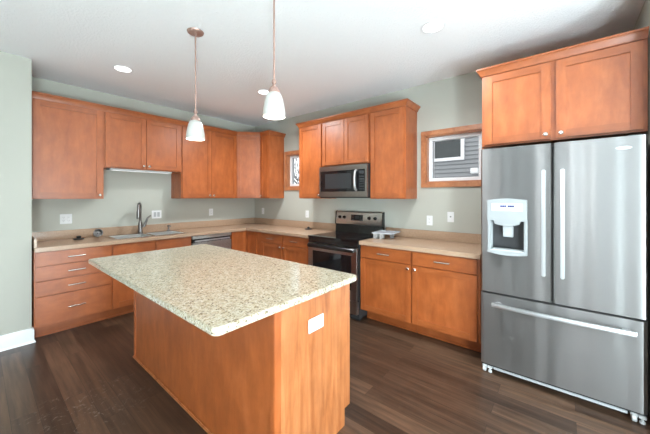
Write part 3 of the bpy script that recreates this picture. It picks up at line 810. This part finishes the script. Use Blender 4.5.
# badge, hinge caps, feet
bdg = MB(); bdg.lathe([(0, .003), (.9, .003), (1.0, .0)], (0, 0, 0), 36)
bo = bdg.build('badge', white_plastic, dr_); bo.scale = (.038, .0125, 1.0)
bo.location = (W - .106, F0 - .0045, 1.717); bo.rotation_euler = (R(90), 0, 0)
m6 = MB(); m6.lathe([(.93, .0032), (1.03, .0030), (1.03, 0), (.93, 0)], (0, 0, 0), 36, closed=True)
br_ = m6.build('badge_rim', grey_plastic, bo)
for x in (.012, W - .085): MB().box(x, x + .073, -.76, -.66, 1.777, 1.80, .006).build('hinge_cap', dark_grey, t)
for x in (.006, W - .075):
    m7 = MB(); m7.lathe([(0, -.012), (.022, -.012), (.026, -.008), (.026, .008), (.022, .012), (0, .012)], (x + .018, -.752, .0262), 20, 0, Matrix.Rotation(R(90), 4, 'Y'))
    m7.box(x + .002, x + .034, -.765, -.70, .030, .056, .004); m7.lathe([(0, 0), (.014, 0), (.014, .012), (.007, .016), (.007, .05), (0, .05)], (x + .055, -.748, 0), 16)
    m7.box(x + .038, x + .072, -.762, -.72, .03, .052, .003)
    m7.build('foot', white_plastic, t)
MB().box(.085, W - .085, -.752, -.742, .030, .048, .002).build('base_strip', grey_plastic, t)
MB().box(.02, W - .02, -.69, -.66, .006, .055).build('base_grille', black_mat, t)

# ------------------------------------------------------------------ island
IX0, IX1, IY0, IY1, IZ = -2.503, -1.885, -3.50, -1.63, .888
t = thing('kitchen_island', 'wood-panelled island base under the granite top', 'island', ((IX0 + IX1) / 2, (IY0 + IY1) / 2, 0))
cx, cy = (IX0 + IX1) / 2, (IY0 + IY1) / 2
hw_, hl = (IX1 - IX0) / 2, (IY1 - IY0) / 2
# side panel (towards -X), end panels with toe notch, fronts towards +X
MB().box(-hw_ + .006, -hw_ + .024, -hl + .004, hl - .004, 0, IZ, .001).build('back_panel', wood_v, t)
for s, nm in ((-1, 'end_panel'), (1, 'end_panel')):
    ya, yb = (-hl, -hl + .02) if s < 0 else (hl - .02, hl)
    pm = MB(); pm.prism([(-hw_ + .02, 0), (hw_ - .055, 0), (hw_ - .055, .105), (hw_, .105), (hw_, IZ), (-hw_ + .02, IZ)], ya, yb, M=XZ)
    pm.build(nm, island_wood, t)
for s in (-1, 1):
    ya, yb = (-hl - .003, -hl + .03) if s < 0 else (hl - .03, hl + .003)
    MB().box(-hw_, -hw_ + .045, ya, yb, 0, IZ, .003).build('corner_post', wood_v, t)
MB().box(-hw_ + .02, hw_ - .02, -hl + .02, hl - .02, .10, IZ - .001).build('carcass', wood_v, t)
MB().box(hw_ - .09, hw_ - .07, -hl + .02, hl - .02, 0, .10).build('toe_kick', wood_h, t)
MB().box(-hw_ - .010, -hw_ + .006, -hl - .002, hl, 0, .022, .006).build('shoe_moulding', island_wood, t)
n = 3; wdt = (2 * hl - .05) / n
for i in range(n):
    o = door_mb(.004, wdt - .004, .118, .70, -.0205).build('door', WOOD, t, loc=(hw_ - .021, -hl + .025 + i * wdt, 0), rz=R(90))
    knob(.03 if i % 2 else wdt - .034, -.0205, .66, o)
    o = door_mb(.004, wdt - .004, .706, IZ - .012, -.0205, slab=True).build('drawer', WOOD, t, loc=(hw_ - .021, -hl + .025 + i * wdt, 0), rz=R(90))
    pull(wdt / 2, -.0205, .80, o)
# granite top with rounded corners
def rrect(x0, x1, y0, y1, r, n=6):
    P = []
    for cx_, cy_, a0 in ((x1 - r, y1 - r, 0), (x0 + r, y1 - r, 90), (x0 + r, y0 + r, 180), (x1 - r, y0 + r, 270)):
        for k in range(n + 1):
            a = R(a0 + 90 * k / n); P.append((cx_ + r * math.cos(a), cy_ + r * math.sin(a)))
    return P
mb = MB(); mb.prism(rrect(-2.83, -1.868, -3.555, -1.665, .03), IZ + .0005, .921, bev=.006)
tag(mb.build('granite_countertop', granite, smooth=40), 'speckled cream granite slab on top of the island, overhanging on the left', 'countertop')

# ------------------------------------------------------------------ outlets and switches
def plate(label, loc, rz, w=.07, h=.115, kind='outlet', gangs=1, name='wall_outlet', cat='outlet', group=None):
    t = thing(name, label, cat, loc, rz, group)
    w = w + .046 * (gangs - 1)
    MB().box(-w / 2, w / 2, -.006, -.0005, -h / 2, h / 2, .0025).build('cover_plate', outlet_white, t)
    for g in range(gangs):
        x = (g - (gangs - 1) / 2) * .046
        if kind == 'outlet':
            for z in (-.02, .02):
                s = MB().lathe([(0, .0085), (.0155, .0085), (.0165, .006)], (x, 0, z), 20, 0, Matrix.Rotation(R(90), 4, 'X')).build('socket', outlet_white, t)
                q = MB(); q.box(x - .0075, x - .0050, -.0092, -.0084, z - .002, z + .007); q.box(x + .0050, x + .0075, -.0092, -.0084, z - .002, z + .007); q.lathe([(0, .0091), (.0025, .0091), (.0025, .0084)], (x, 0, z - .008), 10, 0, Matrix.Rotation(R(90), 4, 'X'))
                q.build('slots', slot_m, s)
        elif kind == 'switch':
            MB().box(x - .017, x + .017, -.0095, -.005, -.034, .034, .002).build('rocker', grey_plastic, t)
        else:
            MB().lathe([(0, .0105), (.006, .0105), (.009, .006)], (x, 0, 0.004), 16, 0, Matrix.Rotation(R(90), 4, 'X')).build('jack', slot_m, t)
    return t
plate('white double-gang outlet on the wall at the left end of the sink counter', (-2.707, 0, 1.147), 0, gangs=2, w=.062)
plate('white double switch plate just right of the faucet', (-1.72, 0, 1.155), 0, kind='switch', gangs=2, name='light_switch', cat='switch', w=.085)
plate('white outlet on the sink wall above the dishwasher', (-.885, 0, 1.155), 0)
plate('white outlet near the room corner, under the narrow wall cabinet', (0, -.255, 1.148), RW)
plate('white outlet on the wall just left of the range', (0, -1.37, 1.134), RW)
plate('white outlet above the right counter, the lower one nearer the tray', (0, -3.33, 1.132), RW)
plate('white jack plate with a dark centre, above the counter nearest the refrigerator', (0, -3.565, 1.183), RW, kind='jack', name='wall_jack', cat='jack')
plate('white sideways outlet on the end panel of the island', (-2.212, IY0 - .0035, .722), 0, w=.122, h=.074, name='island_outlet', kind='outlet')
for o in bpy.data.objects:
    if o.name.startswith('island_outlet'):
        for c in list(o.children):
            if c.name.startswith('socket'): bpy.data.objects.remove(c)  # rebuilt sideways below
        for x in (-.02, .02):
            s = MB().lathe([(0, .0085), (.0155, .0085), (.0165, .006)], (x, 0, 0), 20, 0, Matrix.Rotation(R(90), 4, 'X')).build('socket', outlet_white, o)
            q = MB(); q.box(x - .007, x + .002, -.0092, -.0084, -.0075, -.005); q.box(x - .007, x + .002, -.0092, -.0084, .005, .0075)
            q.build('slots', slot_m, s)
for o in [x for x in bpy.data.objects if x.name.startswith('slots') and x.parent is None]: bpy.data.objects.remove(o)

# ------------------------------------------------------------------ under-cabinet light
t = thing('under_cabinet_light', 'slim white light bar under the cabinet above the sink', 'light', (-1.985, -.24, 1.76))
MB().box(-.36, .36, -.05, .05, -.022, -.0005, .003).build('housing', white_plastic, t)
MB().box(-.33, .33, -.035, .035, -.0255, -.0215, .001).build('lens', strip_m, t)
MB().box(-.385, -.36, -.02, .02, -.02, -.002, .003).build('plug', dark_grey, t)

# ------------------------------------------------------------------ recessed ceiling lights
def recessed(x, y, label, e=45):
    t = thing('recessed_light', label, 'ceiling light', (x, y, H), 0, 'recessed ceiling lights')
    MB().lathe([(.092, -.0005), (.094, -.004), (.082, -.007), (.072, -.004), (.072, -.0005)], seg=40, closed=True).build('trim_ring', white_trim, t)
    MB().lathe([(0, -.003), (.071, -.003), (.071, -.0006), (0, -.0006)], seg=40).build('lens', lens_m, t)
    l = bpy.data.lights.new('recessed_lamp', 'SPOT'); l.energy = e; l.spot_size = R(165); l.spot_blend = .8; l.shadow_soft_size = .13; l.color = (.92, .97, 1)
    lo = bpy.data.objects.new('recessed_lamp', l); col.objects.link(lo); lo.parent = t; lo.location = (0, 0, -.02)
    return t
recessed(-2.41, -1.0, 'round recessed ceiling light nearest the left wall', 8)
recessed(-1.05, -1.60, 'round recessed ceiling light partly hidden behind the right pendant', 150)
recessed(-1.10, -3.75, 'round recessed ceiling light nearest the refrigerator cabinet', 85)

# ------------------------------------------------------------------ pendants over the island
def pendant(x, y, zb, label):
    t = thing('pendant_light', label, 'pendant light', (x, y, H), 0, 'pendants over the island')
    MB().lathe([(0, -.034), (.012, -.034), (.02, -.026), (.045, -.020), (.060, -.010), (.064, -.0005), (0, -.0005)], seg=36).build('canopy', bronze, t)
    zs = zb - H      # bottom of the shade
    MB().tube([(0, 0, -.03), (0, 0, zs + .215)], .0058, 12).build('rod', bronze, t)
    MB().lathe([(0, zs + .235), (.009, zs + .235), (.014, zs + .225), (.014, zs + .212), (.009, zs + .205), (.011, zs + .195), (.020, zs + .185), (.032, zs + .170), (.036, zs + .158), (.036, zs + .148), (0, zs + .148)], seg=28).build('socket_cap', bronze, t)
    outer = [(.032, .150), (.044, .140), (.055, .114), (.063, .075), (.069, .035), (.072, 0.0)]
    inner = [(r - .004, z) for r, z in reversed(outer)]
    MB().lathe([(r, zs + z) for r, z in outer + inner], seg=40, closed=True).build('glass_shade', shade_m, t, smooth=60)
    MB().lathe([(0, .04), (.018, .048), (.027, .068), (.024, .09), (.014, .115), (.013, .146), (0, .146)], (0, 0, zs), 20).build('bulb', bulb_m, t)
    l = bpy.data.lights.new('pendant_lamp', 'POINT'); l.energy = 2; l.color = (1, .9, .78); l.shadow_soft_size = .03
    lo = bpy.data.objects.new('pendant_lamp', l); col.objects.link(lo); lo.parent = t; lo.location = (0, 0, zs + .01)
    return t
pendant(-2.255, -2.245, 1.874, 'copper pendant light further from the camera, on the left')
pendant(-2.195, -3.14, 1.91, 'copper pendant light nearer the camera, its rod running out of the picture')

for base, cats in (('wall outlets of the kitchen', ('wall_outlet',)), ('wall cabinets', ('wall_cabinet',)), ('base cabinets', ('base_cabinet',)),
                   ('rubber stoppers on the counters', ('sink_stopper',)), ('cartons under the plastic tray', ('small_carton',)), ('laminate countertops', ('countertop',))):
    for o in bpy.data.objects:
        if o.parent is None and o.name.split('.')[0] in cats: o['group'] = base
